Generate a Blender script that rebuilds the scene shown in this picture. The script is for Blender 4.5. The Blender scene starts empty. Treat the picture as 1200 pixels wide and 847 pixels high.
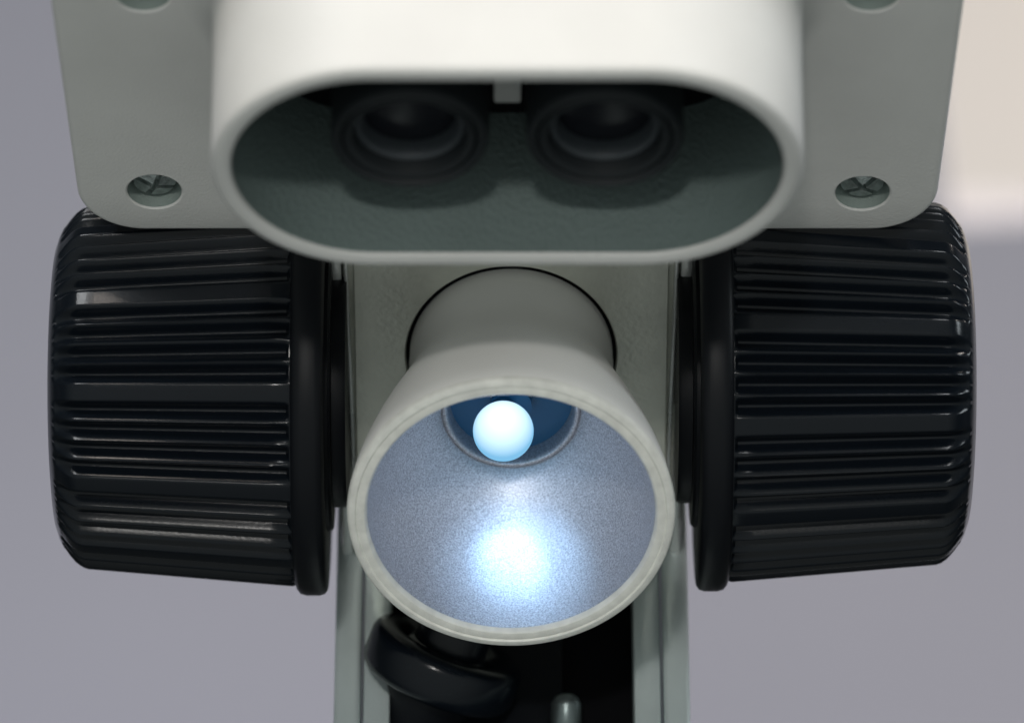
import bpy, bmesh, math, random
from mathutils import Vector, Matrix
random.seed(4)
C = bpy.context.scene
COL = C.collection
K = 0.00012                     # metres per working unit (the microscope head is about 12 cm wide)
E = math.radians(35.5)          # the camera looks up at the underside of the microscope
SE, CE = math.sin(E), math.cos(E)
D = 7000.0                      # working distance of the lens

# ------------------------------------------------------------------ camera, world, lights
def V(x, v, w):                 # (right, up, away) of the view axis -> world
    return Vector((x, -v*SE + w*CE, v*CE + w*SE))

cam_d = bpy.data.cameras.new('camera'); cam = bpy.data.objects.new('camera', cam_d); COL.objects.link(cam)
cam.location = V(0, 0, -D)*K
cam.rotation_euler = (math.radians(90)+E, 0, 0)
cam_d.sensor_width = 36; cam_d.lens = 36*D/1200
cam_d.clip_start = 0.02; cam_d.clip_end = 50
cam_d.dof.use_dof = True
cam_d.dof.focus_distance = (D-150)*K
cam_d.dof.aperture_fstop = 15.5
C.camera = cam

w = bpy.data.worlds.new('World'); C.world = w; w.use_nodes = True
bg = w.node_tree.nodes['Background']
# soft room light, with added fill graded strongest from below and in front
wn = w.node_tree.nodes; wl = w.node_tree.links
wtc = wn.new('ShaderNodeTexCoord'); wdot = wn.new('ShaderNodeVectorMath'); wdot.operation = 'DOT_PRODUCT'
wdot.inputs[1].default_value = (-0.08, -0.80, -0.60)
wl.new(wtc.outputs['Generated'], wdot.inputs[0])
wr = wn.new('ShaderNodeMapRange'); wr.interpolation_type = 'SMOOTHSTEP'
wr.inputs['From Min'].default_value = -0.1; wr.inputs['From Max'].default_value = 1.0
wr.inputs['To Min'].default_value = 0.05; wr.inputs['To Max'].default_value = 0.52
wl.new(wdot.outputs['Value'], wr.inputs['Value']); wl.new(wr.outputs['Result'], bg.inputs[1])
bg.inputs[0].default_value = (0.93, 1.0, 0.98, 1)
C.view_settings.view_transform = 'Standard'; C.view_settings.look = 'None'
C.view_settings.exposure = 0; C.view_settings.gamma = 1

def area(name, loc, target, sx, sy, power, color):
    l = bpy.data.lights.new(name, 'AREA'); l.shape = 'RECTANGLE'; l.size = sx; l.size_y = sy
    l.energy = power; l.color = color
    o = bpy.data.objects.new(name, l); COL.objects.link(o)
    o.location = loc
    o.rotation_euler = (Vector(target)-Vector(loc)).to_track_quat('-Z', 'Y').to_euler()
    return o
area('key_light', (-0.08, -0.90, 0.34), (0, -0.08, -0.02), 0.34, 0.18, 4.0, (1.0, 0.89, 0.80))
area('strip_light', (-0.36, -0.72, 0.40), (-0.05, 0, 0), 0.10, 0.36, 2.4, (0.96, 0.98, 1.0))
area('strip_light', (0.36, -0.72, 0.40), (0.05, 0, 0), 0.10, 0.36, 2.2, (0.96, 0.98, 1.0))
area('side_light', (0.52, -0.10, 0.20), (0.06, 0, 0), 0.10, 0.18, 0.5, (0.86, 0.95, 1.0))
fl = bpy.data.lights.new('bell_fill_spot', 'SPOT'); fl.energy = 85; fl.color = (1.0, 0.97, 0.93)   # added fill spot with no visible source, brightens the illuminator
fl.spot_size = math.radians(4.9); fl.spot_blend = 0.7; fl.shadow_soft_size = 0.10
fo = bpy.data.objects.new('bell_fill_spot', fl); COL.objects.link(fo); fo.location = (-0.06, -0.98, -0.33)
fo.rotation_euler = (Vector((0, -0.02, -0.033))-fo.location).to_track_quat('-Z', 'Y').to_euler()
area('backdrop_light', (-0.55, 1.0, -0.4), (-0.40, 1.56, 0.5), 0.6, 0.5, 18.5, (0.93, 0.90, 1.0))
area('board_light', (0.9, 0.20, 1.35), (1.22, 0.78, 0.98), 0.3, 0.3, 14.0, (1.0, 0.91, 0.84))

# ------------------------------------------------------------------ materials
def mat(name, base, rough=0.5, metal=0.0, bump=0.0, bscale=900.0, var=0.0, vscale=60.0, coat=0.0, spec=0.5, bdetail=2.0, wear=None):
    m = bpy.data.materials.new(name); m.use_nodes = True
    nt = m.node_tree; b = nt.nodes['Principled BSDF']
    b.inputs['Base Color'].default_value = (*base, 1); b.inputs['Roughness'].default_value = rough
    b.inputs['Metallic'].default_value = metal; b.inputs['Coat Weight'].default_value = coat
    b.inputs['Specular IOR Level'].default_value = spec
    tc = nt.nodes.new('ShaderNodeTexCoord')
    if bump:
        n = nt.nodes.new('ShaderNodeTexNoise'); n.inputs['Scale'].default_value = bscale; n.inputs['Detail'].default_value = bdetail
        nt.links.new(tc.outputs['Object'], n.inputs['Vector'])
        bp = nt.nodes.new('ShaderNodeBump'); bp.inputs['Strength'].default_value = bump; bp.inputs['Distance'].default_value = 0.0004
        nt.links.new(n.outputs['Fac'], bp.inputs['Height']); nt.links.new(bp.outputs['Normal'], b.inputs['Normal'])
    if var:
        n2 = nt.nodes.new('ShaderNodeTexNoise'); n2.inputs['Scale'].default_value = vscale; n2.inputs['Detail'].default_value = 6
        nt.links.new(tc.outputs['Object'], n2.inputs['Vector'])
        cr = nt.nodes.new('ShaderNodeValToRGB')
        cr.color_ramp.elements[0].position = 0.3; cr.color_ramp.elements[1].position = 0.7
        cr.color_ramp.elements[0].color = (*[c*(1-var) for c in base], 1)
        cr.color_ramp.elements[1].color = (*[min(1, c*(1+var)) for c in base], 1)
        nt.links.new(n2.outputs['Fac'], cr.inputs['Fac']); nt.links.new(cr.outputs['Color'], b.inputs['Base Color'])
        mr = nt.nodes.new('ShaderNodeMapRange'); mr.inputs['To Min'].default_value = max(0.02, rough*0.85); mr.inputs['To Max'].default_value = min(1, rough*1.15)
        nt.links.new(n2.outputs['Fac'], mr.inputs['Value']); nt.links.new(mr.outputs['Result'], b.inputs['Roughness'])
    return m

M = dict(
    paint=mat('white_paint', (0.59, 0.59, 0.57), 0.52, bump=0.22, bscale=2600, var=0.04),
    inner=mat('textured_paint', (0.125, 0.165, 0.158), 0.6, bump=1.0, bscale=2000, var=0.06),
    lamp=mat('cream_paint', (0.90, 0.89, 0.86), 0.40, bump=0.08, bscale=4500, var=0.03),
    rim=mat('rim_paint', (0.76, 0.76, 0.71), 0.45, bump=0.12, bscale=4000, var=0.10, vscale=500),
    black=mat('black_plastic', (0.004, 0.006, 0.009), 0.20, bump=0.03, bscale=2500, spec=0.23),
    matte=mat('matte_black', (0.005, 0.006, 0.008), 0.45, spec=0.16),
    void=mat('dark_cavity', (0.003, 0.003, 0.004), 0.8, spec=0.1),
    grey_ring=mat('grey_ring', (0.035, 0.042, 0.048), 0.45, spec=0.4),
    lens=mat('coated_lens', (0.006, 0.007, 0.010), 0.22, spec=0.35),
    barrel=mat('anodised_black', (0.010, 0.013, 0.015), 0.6, spec=0.3, var=0.1),
    panel=mat('satin_metal', (0.70, 0.71, 0.63), 0.34, metal=0.5, bump=0.2, bscale=1400, var=0.10, vscale=160),
    rail=mat('brushed_rail', (0.68, 0.70, 0.68), 0.28, metal=0.6, bump=0.1, bscale=900, var=0.06),
    post=mat('satin_post', (0.62, 0.70, 0.70), 0.34, metal=0.35, bump=0.15, bscale=900, var=0.12),
    steel=mat('screw_steel', (0.45, 0.48, 0.47), 0.30, metal=0.9, bump=0.3, bscale=3000, var=0.2, vscale=900),
    zinc=mat('dull_zinc', (0.40, 0.45, 0.44), 0.30, metal=0.8, bump=0.4, bscale=3000, var=0.3, vscale=900),
    recess_shade=mat('shaded_recess', (0.24, 0.29, 0.27), 0.7, bump=0.3, bscale=3000, var=0.1),  # head paint inside the screw recesses, shade put into a darker colour
    pin=mat('dark_steel', (0.14, 0.17, 0.17), 0.35, metal=0.8, bump=0.1, bscale=800),
    wall=mat('lilac_grey_wall', (0.36, 0.36, 0.41), 0.9, bump=0.1, bscale=40, var=0.05, vscale=1.2),
    board=mat('white_card', (0.88, 0.80, 0.74), 0.8, var=0.03, vscale=4),
    socket=mat('blue_socket', (0.02, 0.12, 0.25), 0.35),
)
# reflector: satin aluminium with a fine pebbled grain
def reflector_mat():
    m = bpy.data.materials.new('satin_reflector'); m.use_nodes = True
    nt = m.node_tree; b = nt.nodes['Principled BSDF']
    b.inputs['Metallic'].default_value = 0.6
    tc = nt.nodes.new('ShaderNodeTexCoord')
    n = nt.nodes.new('ShaderNodeTexNoise'); n.inputs['Scale'].default_value = 4200; n.inputs['Detail'].default_value = 4
    nt.links.new(tc.outputs['Object'], n.inputs['Vector'])
    cr = nt.nodes.new('ShaderNodeValToRGB')
    cr.color_ramp.elements[0].position = 0.32; cr.color_ramp.elements[0].color = (0.30, 0.30, 0.33, 1)
    cr.color_ramp.elements[1].position = 0.68; cr.color_ramp.elements[1].color = (0.66, 0.66, 0.70, 1)
    nt.links.new(n.outputs['Fac'], cr.inputs['Fac']); nt.links.new(cr.outputs['Color'], b.inputs['Base Color'])
    mr = nt.nodes.new('ShaderNodeMapRange'); mr.inputs['To Min'].default_value = 0.36; mr.inputs['To Max'].default_value = 0.52
    nt.links.new(n.outputs['Fac'], mr.inputs['Value']); nt.links.new(mr.outputs['Result'], b.inputs['Roughness'])
    bp = nt.nodes.new('ShaderNodeBump'); bp.inputs['Strength'].default_value = 0.14; bp.inputs['Distance'].default_value = 0.0002
    nt.links.new(n.outputs['Fac'], bp.inputs['Height']); nt.links.new(bp.outputs['Normal'], b.inputs['Normal'])
    return m
M['reflector'] = reflector_mat()
def bulb_mat():                 # lit LED dome: glow graded in colour, whitest up towards the camera, flanks bluer
    m = bpy.data.materials.new('lit_bulb'); m.use_nodes = True
    nt = m.node_tree; nt.nodes.clear()
    out = nt.nodes.new('ShaderNodeOutputMaterial'); em = nt.nodes.new('ShaderNodeEmission')
    ge = nt.nodes.new('ShaderNodeNewGeometry'); dt = nt.nodes.new('ShaderNodeVectorMath'); dt.operation = 'DOT_PRODUCT'
    dt.inputs[1].default_value = V(-0.05, 0.45, -0.89)     # the side of the frosted dome that glows strongest
    nt.links.new(ge.outputs['Normal'], dt.inputs[0])
    cr = nt.nodes.new('ShaderNodeValToRGB'); e = cr.color_ramp.elements
    e[0].position = 0.05; e[0].color = (0.22, 0.55, 0.85, 1); e[1].position = 0.95; e[1].color = (0.74, 0.92, 1, 1)
    mr = nt.nodes.new('ShaderNodeMapRange'); mr.inputs['From Min'].default_value = 0.1; mr.inputs['From Max'].default_value = 1.0
    mr.inputs['To Min'].default_value = 1.0; mr.inputs['To Max'].default_value = 1.45
    nt.links.new(dt.outputs['Value'], cr.inputs['Fac']); nt.links.new(dt.outputs['Value'], mr.inputs['Value'])
    nt.links.new(cr.outputs['Color'], em.inputs['Color']); nt.links.new(mr.outputs['Result'], em.inputs['Strength'])
    nt.links.new(em.outputs[0], out.inputs[0])
    return m
M['bulb'] = bulb_mat()

# ------------------------------------------------------------------ mesh helpers
def link(name, bm, m, parent=None, smooth=40, T=None):
    """mesh object from a bmesh in working units; T maps local to world (units)"""
    if T is not None: bm.transform(T)
    bmesh.ops.recalc_face_normals(bm, faces=bm.faces)
    bm.transform(Matrix.Scale(K, 4))
    me = bpy.data.meshes.new(name); bm.to_mesh(me); bm.free()
    me.materials.append(m)
    for p in me.polygons: p.use_smooth = True
    me.set_sharp_from_angle(angle=math.radians(smooth))
    o = bpy.data.objects.new(name, me); COL.objects.link(o)
    c = sum((v.co for v in me.vertices), Vector())/len(me.vertices)
    me.transform(Matrix.Translation(-c)); o.location = c
    if parent is not None:
        o.parent = parent
        bpy.context.view_layer.update()
        o.matrix_parent_inverse = parent.matrix_world.inverted()
    return o

def lathe(prof, n=128, bm=None, cx=0, cy=0, closed=False):
    """prof: (r, z) points, around local Z"""
    bm = bm or bmesh.new(); rings = []
    for r, z in prof:
        if r < 1e-6: rings.append([bm.verts.new((cx, cy, z))])
        else: rings.append([bm.verts.new((cx+r*math.cos(2*math.pi*i/n), cy+r*math.sin(2*math.pi*i/n), z)) for i in range(n)])
    pairs = list(zip(rings, rings[1:])) + ([(rings[-1], rings[0])] if closed else [])
    for a, b in pairs:
        for i in range(n):
            j = (i+1) % n
            if len(a) == 1 and len(b) == 1: continue
            if len(a) == 1: bm.faces.new((a[0], b[i], b[j]))
            elif len(b) == 1: bm.faces.new((a[i], a[j], b[0]))
            else: bm.faces.new((a[i], a[j], b[j], b[i]))
    return bm

def box(x0, x1, y0, y1, z0, z1, bev=0, bm=None, seg=2):
    b = bmesh.new()
    bmesh.ops.create_cube(b, size=1)
    for v in b.verts:
        v.co = Vector(((x0+x1)/2+v.co.x*(x1-x0), (y0+y1)/2+v.co.y*(y1-y0), (z0+z1)/2+v.co.z*(z1-z0)))
    if bev: bmesh.ops.bevel(b, geom=b.edges[:], offset=bev, segments=seg, affect='EDGES', profile=0.5)
    if bm is None: return b
    me = bpy.data.meshes.new('t'); b.to_mesh(me); b.free(); bm.from_mesh(me); bpy.data.meshes.remove(me)
    return bm

def basis(x, y, z, o):
    m = Matrix.Identity(4)
    for i, a in enumerate((x, y, z)):
        for j in range(3): m[j][i] = a[j]
    for j in range(3): m[j][3] = o[j]
    return m

def arc(cx, cy, r, a0, a1, n):
    return [(cx+r*math.cos(math.radians(a0+(a1-a0)*i/n)), cy+r*math.sin(math.radians(a0+(a1-a0)*i/n))) for i in range(n+1)]

# ================================================================== the setting
wall = box(-40000, 40000, 13000, 13400, 4200, 40000)
wo = link('wall', wall, M['wall']); wo['kind'] = 'structure'

# ================================================================== out-of-focus white card, upper right
bo = V(0, 0, 0)
bT = Matrix.Translation(V(1170, 600, 8600))
card = link('card', box(-60, 3500, -60, 60, -260, 3600, 15), M['board'], T=bT @ Matrix.Rotation(math.radians(-3), 4, 'Y'))
card['label'] = 'blurred white card out of focus in the background, upper right corner'
card['category'] = 'card'

# ================================================================== the microscope
root = bpy.data.objects.new('stereo_microscope', None); COL.objects.link(root)
root.location = Vector((0, 400, -900))*K
root.empty_display_size = 0.02
root['label'] = 'off-white stereo microscope seen from below with black ribbed knobs and a lit lamp'
root['category'] = 'microscope'
bpy.context.view_layer.update()

# ---------------- head: flat underside plate, oval skirt, ceiling
HX = -5                          # head centre
PZ = 39                          # height of the underside
YR, YF = -203, -905             # rear and front ends of the head
HW = 492
SY = -653                        # centre of the skirt, front to back
SH = 258                         # skirt height
SR, SL = 178, 142                # skirt end radius and half straight length (outer)

def rrect(x0, x1, y0, y1, r, n=14):
    pts = []
    pts += arc(x1-r, y1-r, r, 0, 90, n); pts += arc(x0+r, y1-r, r, 90, 180, n)
    pts += arc(x0+r, y0+r, r, 180, 270, n); pts += arc(x1-r, y0+r, r, 270, 360, n)
    return pts
def stadium(off, n=48):          # off = offset from the outer wall
    r = SR+off
    return [(HX+SL+p[0], SY+p[1]) for p in arc(0, 0, r, -90, 90, n)] + [(HX-SL+p[0], SY+p[1]) for p in arc(0, 0, r, 90, 270, n)]
def ring(bm, pts, z): return [bm.verts.new((x, y, z)) for x, y in pts]
def ring2(bm, pts, z):           # the head widens a little towards its front
    return [bm.verts.new((HX+(x-HX)*(0.992+(YR-y)*5.2e-5), y, z)) for x, y in pts]
def skin(bm, a, b):
    n = len(a)
    for i in range(n): bm.faces.new((a[i], a[(i+1) % n], b[(i+1) % n], b[i]))

SCREWS = [(-407, -277), (399, -274), (-402, -634), (392, -634)]
SCR = 31
bm = bmesh.new()
# plate with openings for the skirt and the screws
def loop_edges(vs): return [bm.edges.new((vs[i], vs[(i+1) % len(vs)])) for i in range(len(vs))]
FIL = 42
B = 7
o0 = ring2(bm, rrect(HX-HW+B, HX+HW-B, YF+B, YR-B, 66), PZ)
s0 = ring(bm, stadium(FIL), PZ)
ed = loop_edges(o0)+loop_edges(s0)
for sx, sy in SCREWS:
    c = ring(bm, [(sx+(SCR+2)*math.cos(2*math.pi*i/48), sy+(SCR+2)*math.sin(2*math.pi*i/48)) for i in range(48)], PZ)
    ed += loop_edges(c)
    c2 = ring(bm, [(sx+SCR*math.cos(2*math.pi*i/48), sy+SCR*math.sin(2*math.pi*i/48)) for i in range(48)], PZ+2)
    skin(bm, c, c2)
bmesh.ops.triangle_fill(bm, edges=ed, use_beauty=True, normal=(0, 0, -1))
# bevelled outer edge and side walls
prev = o0
for i in range(1, 5):
    a = math.radians(90*i/4)
    cur = ring2(bm, rrect(HX-HW+B-B*math.sin(a), HX+HW-B+B*math.sin(a), YF+B-B*math.sin(a), YR-B+B*math.sin(a), 66+B*math.sin(a)), PZ+B-B*math.cos(a))
    skin(bm, prev, cur); prev = cur
for off, z in ((0, 300), (30, 360), (90, 400)):
    cur = ring2(bm, rrect(HX-HW+off, HX+HW-off, YF+off, YR-off, 73), PZ+z)
    skin(bm, prev, cur); prev = cur
bm.faces.new(prev)
# skirt outer wall: fillet to the plate, wall, rolled rim
prev = s0
zb = PZ-SH
prof = []
for i in range(1, 9):
    a = math.radians(90*i/8); prof.append((FIL-FIL*math.sin(a), PZ-FIL+FIL*math.cos(a)))
prof += [(-3, PZ-120), (-5, zb+14)]
for i in range(1, 7):
    a = math.radians(90*i/6); prof.append((-5-10*(1-math.cos(a)), zb+10-10*math.sin(a)))
prof += [(-20, zb), (-25, zb+2.5), (-27, zb+8)]
for off, z in prof:
    cur = ring(bm, stadium(off), z); skin(bm, prev, cur); prev = cur
head = link('head_housing', bm, M['paint'], root, smooth=35)

# inner liner of the skirt
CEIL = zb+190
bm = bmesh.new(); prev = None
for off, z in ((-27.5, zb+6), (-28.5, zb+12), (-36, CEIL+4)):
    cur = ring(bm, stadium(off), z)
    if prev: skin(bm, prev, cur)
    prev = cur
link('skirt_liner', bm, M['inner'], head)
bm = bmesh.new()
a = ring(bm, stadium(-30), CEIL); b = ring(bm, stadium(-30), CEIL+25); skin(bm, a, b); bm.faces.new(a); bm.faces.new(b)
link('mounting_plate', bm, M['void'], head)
# grey lug between the two lenses
bm = box(HX-15, HX+15, SY+60, SY+118, CEIL-6, CEIL+2, 3)
link('centre_lug', bm, M['paint'], head)

for k, (sx, sy) in enumerate(SCREWS):
    # pan head with a real cross recess: four raised quadrants on a disc
    T = Matrix.Translation((sx, sy, PZ)) @ Matrix.Rotation(math.radians((22, 48, 10, 35)[k]), 4, 'Z')
    bm = lathe([(0, 21), (24, 21), (27, 23), (27, 33.5)], 40)
    for q in range(4):
        a0 = 90*q
        bot = []; top = []
        pts = [(3.2, 3.2)] + [(3.2+20*math.cos(math.radians(t)), 3.2+20*math.sin(math.radians(t))) for t in range(0, 91, 15)]
        R = Matrix.Rotation(math.radians(a0), 3, 'Z')
        for (px, py) in pts:
            v = R @ Vector((px, py, 0)); rr = math.hypot(px, py)
            bot.append(bm.verts.new((v.x, v.y, 22.0))); top.append(bm.verts.new((v.x, v.y, 8+rr*rr*0.012)))
        skin(bm, bot, top); bm.faces.new(top)
    sc = link('screw', bm, M['zinc'], head, T=T, smooth=25)
    link('screw_recess', lathe([(SCR+0.4, 1.5), (SCR-1, 33), (0, 33)], 48), M['recess_shade'], head, T=T)

# ---------------- objective barrels
BZ = zb+40
def objective(x):
    T = Matrix.Translation((x, SY, BZ))
    o = link('objective', lathe([(60, 40), (60, 14), (62, 6), (68, 3), (72, 8), (74, 3), (79, 0), (83, 3), (84.5, 9), (84.5, 60), (79, 66), (79, CEIL-BZ+8)], 96), M['barrel'], root, T=T)
    link('retaining_ring', lathe([(50, 44), (50, 30), (53, 22), (57, 20), (60.5, 22)], 96), M['grey_ring'], o, T=T)
    link('lens', lathe([(0, 36), (15, 36.3), (30, 37.2), (42, 38.5), (50.5, 40)], 96), M['lens'], o, T=T)
for x in (HX-104, HX+104): objective(x)

# ---------------- lamp frame and arm frame (both lean 38 degrees below the view axis)
TA = math.radians(34)
n = V(0, -math.sin(TA), -math.cos(TA))       # out of the panel, along the lamp axis
t = V(0, math.cos(TA), -math.sin(TA))        # up the panel
X = Vector((1, 0, 0))
O = V(-1, 5, 0)                             # where the lamp leaves the panel
A = basis(X, t, n, O)                        # local: x right, y up the panel, z outwards

# ---------------- arm
arm_bm = box(-196, 196, -300, 205, -250, -8, 3)
arm = link('arm', arm_bm, M['panel'], root, T=A)
# front panel with a round opening
bm = bmesh.new()
def pl(bm, pts, z): return [bm.verts.new((x, y, z)) for x, y in pts]
outer = [(-182, -298), (182, -298), (182, 203), (-182, 203)]
N = 96
hole = [(125*math.cos(2*math.pi*i/N), 2.5+125*math.sin(2*math.pi*i/N)) for i in range(N)]
hole2 = [(123.5*math.cos(2*math.pi*i/N), 2.5+123.5*math.sin(2*math.pi*i/N)) for i in range(N)]
a = pl(bm, outer, 0); h = pl(bm, hole, 0); h2 = pl(bm, hole2, -2.5); h3 = pl(bm, hole2, -7.5)
def le(bm, vs): return [bm.edges.new((vs[i], vs[(i+1) % len(vs)])) for i in range(len(vs))]
bmesh.ops.triangle_fill(bm, edges=le(bm, a)+le(bm, h), use_beauty=True, normal=(0, 0, 1))
a2 = pl(bm, [(x*1.008, y*1.003) for x, y in outer], -2); a3 = pl(bm, [(x*1.008, y*1.003) for x, y in outer], -7.5)
skin(bm, a, a2); skin(bm, a2, a3); skin(bm, h, h2); skin(bm, h2, h3)
link('front_panel', bm, M['panel'], arm, T=A, smooth=30)
link('panel_opening', lathe([(0, -7.2), (124, -7.2), (124, -7.8), (0, -7.8)], 96, closed=True), M['void'], arm, T=A @ Matrix.Translation((0, 2.5, 0)))
for s in (-1, 1):
    def tp(x0, x1, z0, z1, bev):
        b = box(x0, x1, -299, 204, z0, z1, bev)
        for v in b.verts:                     # the rails draw in slightly towards the post
            v.co.x += 5*(v.co.y+50)/250
            v.co.x *= s
        return b
    link('guide_rail', tp(186, 191, -9, 3, 1.5), M['rail'], arm, T=A)
    link('guide_rail', tp(193.5, 207, -60, 1, 3), M['rail'], arm, T=A)

# ---------------- post: two pale rails with a black rack channel between
PY = 262
post = link('post', box(-150, 150, PY+62, PY+150, -1500, 60, 4), M['void'], root)
for s in (-1, 1):
    bm = box(min(s*144, s*176), max(s*144, s*176), PY+10, PY+120, -1500, 20, 4)
    link('post_rail', bm, M['post'], post)
    bm = box(min(s*179, s*210), max(s*179, s*210), PY, PY+130, -1500, 20, 6, seg=3)
    link('post_rail', bm, M['post'], post)
bm = box(-60, 60, PY+40, PY+61, -1500, 20, 2)
link('rack', bm, M['matte'], post)

# ---------------- focus knobs
def knob_profile():
    # (radius, distance from the arm, groove depth factor)
    P = [(0, 30, 0), (231, 30, 0), (231, 37, 0), (232, 41, 1)]
    for i in range(1, 13):
        P.append((232-20*i/12, 42+238*i/12, 1))
    P += [(210, 286, 0.95), (205, 293, 0.8), (197, 300, 0.5), (190, 305, 0.12), (188, 307, 0), (180, 311, 0), (168, 315, 0), (150, 317, 0), (120, 317, 0), (112, 314, 0), (0, 313, 0)]
    return P
def groove(th):                                # fraction of groove depth at angle th (radians)
    per = 360/12
    u = (math.degrees(th) % per)/6.3          # four grooves to a group, then a flat land
    k = int(u); f = u-k
    if k >= 4: return 0.0
    return (0.5-0.5*math.cos(2*math.pi*f))**0.8
def knob(s, cx, cy_v, rot):
    NK = 12*5*14
    gs = [groove(2*math.pi*i/NK + rot) for i in range(NK)]
    bm = bmesh.new(); rings = []
    for r, z, g in knob_profile():
        if r == 0: rings.append([bm.verts.new((0, 0, z))]); continue
        rings.append([bm.verts.new(((r-14*g*gs[i])*math.cos(2*math.pi*i/NK), (r-14*g*gs[i])*math.sin(2*math.pi*i/NK), z)) for i in range(NK)])
    for a, b in zip(rings, rings[1:]):
        for i in range(NK):
            j = (i+1) % NK
            if len(b) == 1: bm.faces.new((a[i], a[j], b[0]))
            elif len(a) == 1: bm.faces.new((a[0], b[j], b[i]))
            else: bm.faces.new((a[i], a[j], b[j], b[i]))
    c = V(cx, cy_v, 0)
    ax = Vector((s, 0, 0)); up = V(0, 1, 0); T = basis(up.cross(ax) if s > 0 else up.cross(ax), up, ax, c)
    k = link('focus_knob', bm, M['black'], root, T=T, smooth=50)
    link('collar', lathe([(0, 0), (237, 0), (241, 3), (243, 9), (243, 24), (241, 31), (236, 35), (233, 36), (0, 36)], 160), M['matte'], k, T=T)
    link('hub', lathe([(0, -24), (138, -24), (140, -20), (140, -8), (165, -7), (168, -4), (168, 0.5), (0, 0.5)], 96), M['matte'], k, T=T)
    return k
kl = knob(-1, -216, -31, math.radians(-1.4)); kl['label'] = 'left black ribbed knob'
kr = knob(1, 216, -26, math.radians(-14.4)); kr['label'] = 'right black ribbed knob'

# ---------------- illuminator
H = 318                                        # mouth above the panel
def prof_lamp():
    # outside from the neck to the mouth, then the rolled rim and back inside as a wall
    d = [(119.4, 298), (119.2, 275), (119.2, 262), (120.3, 248), (124, 230), (130.8, 207), (141, 178), (153, 143), (165, 104), (174.5, 68), (181.5, 33), (185, 8)]
    P = [(r, H-z) for r, z in d]
    P += [(184, H-3), (182, H), (176, H+1.5), (174.5, H-0.5), (172, H+1), (166, H+0.5), (163.5, H-2), (163, H-9)]
    inner = [(163, 30), (159, 85), (142, 140), (116, 192), (98, 222), (98, 288)]
    P += [(r, H-z) for r, z in inner]
    return P
lamp = link('illuminator', lathe(prof_lamp(), 160), M['lamp'], root, T=A, smooth=50)
link('rim', lathe([(185.3, H-6), (184.6, H-1.5), (182.2, H+1.2), (176.5, H+2.4), (174.8, H+0.3), (172.4, H+1.8), (165.6, H+1.2), (163, H-2), (162.4, H-10)], 160), M['rim'], lamp, T=A)
link('collar', lathe([(0, -7), (118.9, -7), (118.9, 22), (0, 22)], 128), M['lamp'], lamp, T=A)
refl = [(162.5*math.sqrt(1-(dd/239)**2), dd) for dd in range(6, 208, 8)] + [(80.5, 209), (79, 206.5), (76.5, 206), (74, 208), (73, 212), (72, 217), (71, 240)]
link('reflector', lathe([(r, H-z) for r, z in refl], 160), M['reflector'], lamp, T=A, smooth=60)
link('lamp_socket', lathe([(0, H-216), (24, H-216), (24, H-232), (73, H-232), (73, H-244), (0, H-244)], 96), M['socket'], lamp, T=A)
bx = -9
BT = A @ Matrix.Translation((bx, 0, 0))
def dome(r): return lathe([(0, H-166+r)]+[(r*math.sin(math.radians(a)), H-166+r*math.cos(math.radians(a))) for a in range(6, 180, 6)]+[(0, H-166-r)], 64)
bulb = link('bulb', dome(35), M['bulb'], lamp, T=BT)
link('bulb_neck', lathe([(0, H-200), (14, H-199), (14, H-232), (0, H-232)], 48), M['socket'], lamp, T=BT)
# added lights by the bulb: a fill, and spots making the reflector's hot spot
pt = bpy.data.lights.new('bulb_light', 'POINT'); pt.energy = 0.0026; pt.color = (0.60, 0.77, 1.0); pt.shadow_soft_size = 12*K
po = bpy.data.objects.new('bulb_light', pt); COL.objects.link(po); po.location = (A @ Vector((bx, 0, H-118)))*K
pa = (A @ Vector((bx, -40, H-140)))*K; pb = (A @ Vector((-4, -140, H-112)))*K
for pw, ang in ((0.0042, 60), (0.0034, 116)):
    sp = bpy.data.lights.new('hot_spot_beam', 'SPOT'); sp.energy = pw; sp.color = (0.38, 0.66, 1.0)
    sp.spot_size = math.radians(ang); sp.spot_blend = 1.0; sp.shadow_soft_size = 5*K
    so = bpy.data.objects.new('hot_spot_beam', sp); COL.objects.link(so)
    so.location = pa; so.rotation_euler = (pb-pa).to_track_quat('-Z', 'Y').to_euler()

# ---------------- black clamp knob under the lamp
th = math.radians(22)
ai = Vector((math.sin(th), math.cos(th)))      # image direction of its axis
tl = math.radians(13)
az = V(ai.x*math.cos(tl), ai.y*math.cos(tl), -math.sin(tl)).normalized()
axx = V(math.cos(th), -math.sin(th), 0).normalized()
ayy = az.cross(axx)
T = basis(axx, ayy, az, V(-82, -358, 60)) @ Matrix.Scale(0.90, 4)
bm = lathe([(0, -34), (76, -34), (92, -32), (100, -26), (104, -16), (104, 16), (100, 26), (92, 31), (74, 33), (64, 28), (56, 22), (50, 26), (48, 40), (46, 70), (40, 76), (0, 76)], 96)
ck = link('clamp_knob', bm, M['black'], root, T=T)
link('shaft', lathe([(0, -150), (40, -150), (50, -146), (52, -60), (58, -52), (60, -28), (0, -28)], 48), M['matte'], ck, T=T)
T2 = basis(X, V(0, 1, 0).cross(X), V(0, 1, 0), V(64, -404, 60))
link('clamp_screw', lathe([(0, -40), (16, -40), (18, -36), (18, 0), (14, 8), (8, 12), (0, 13)], 40), M['pin'], ck, T=T2)
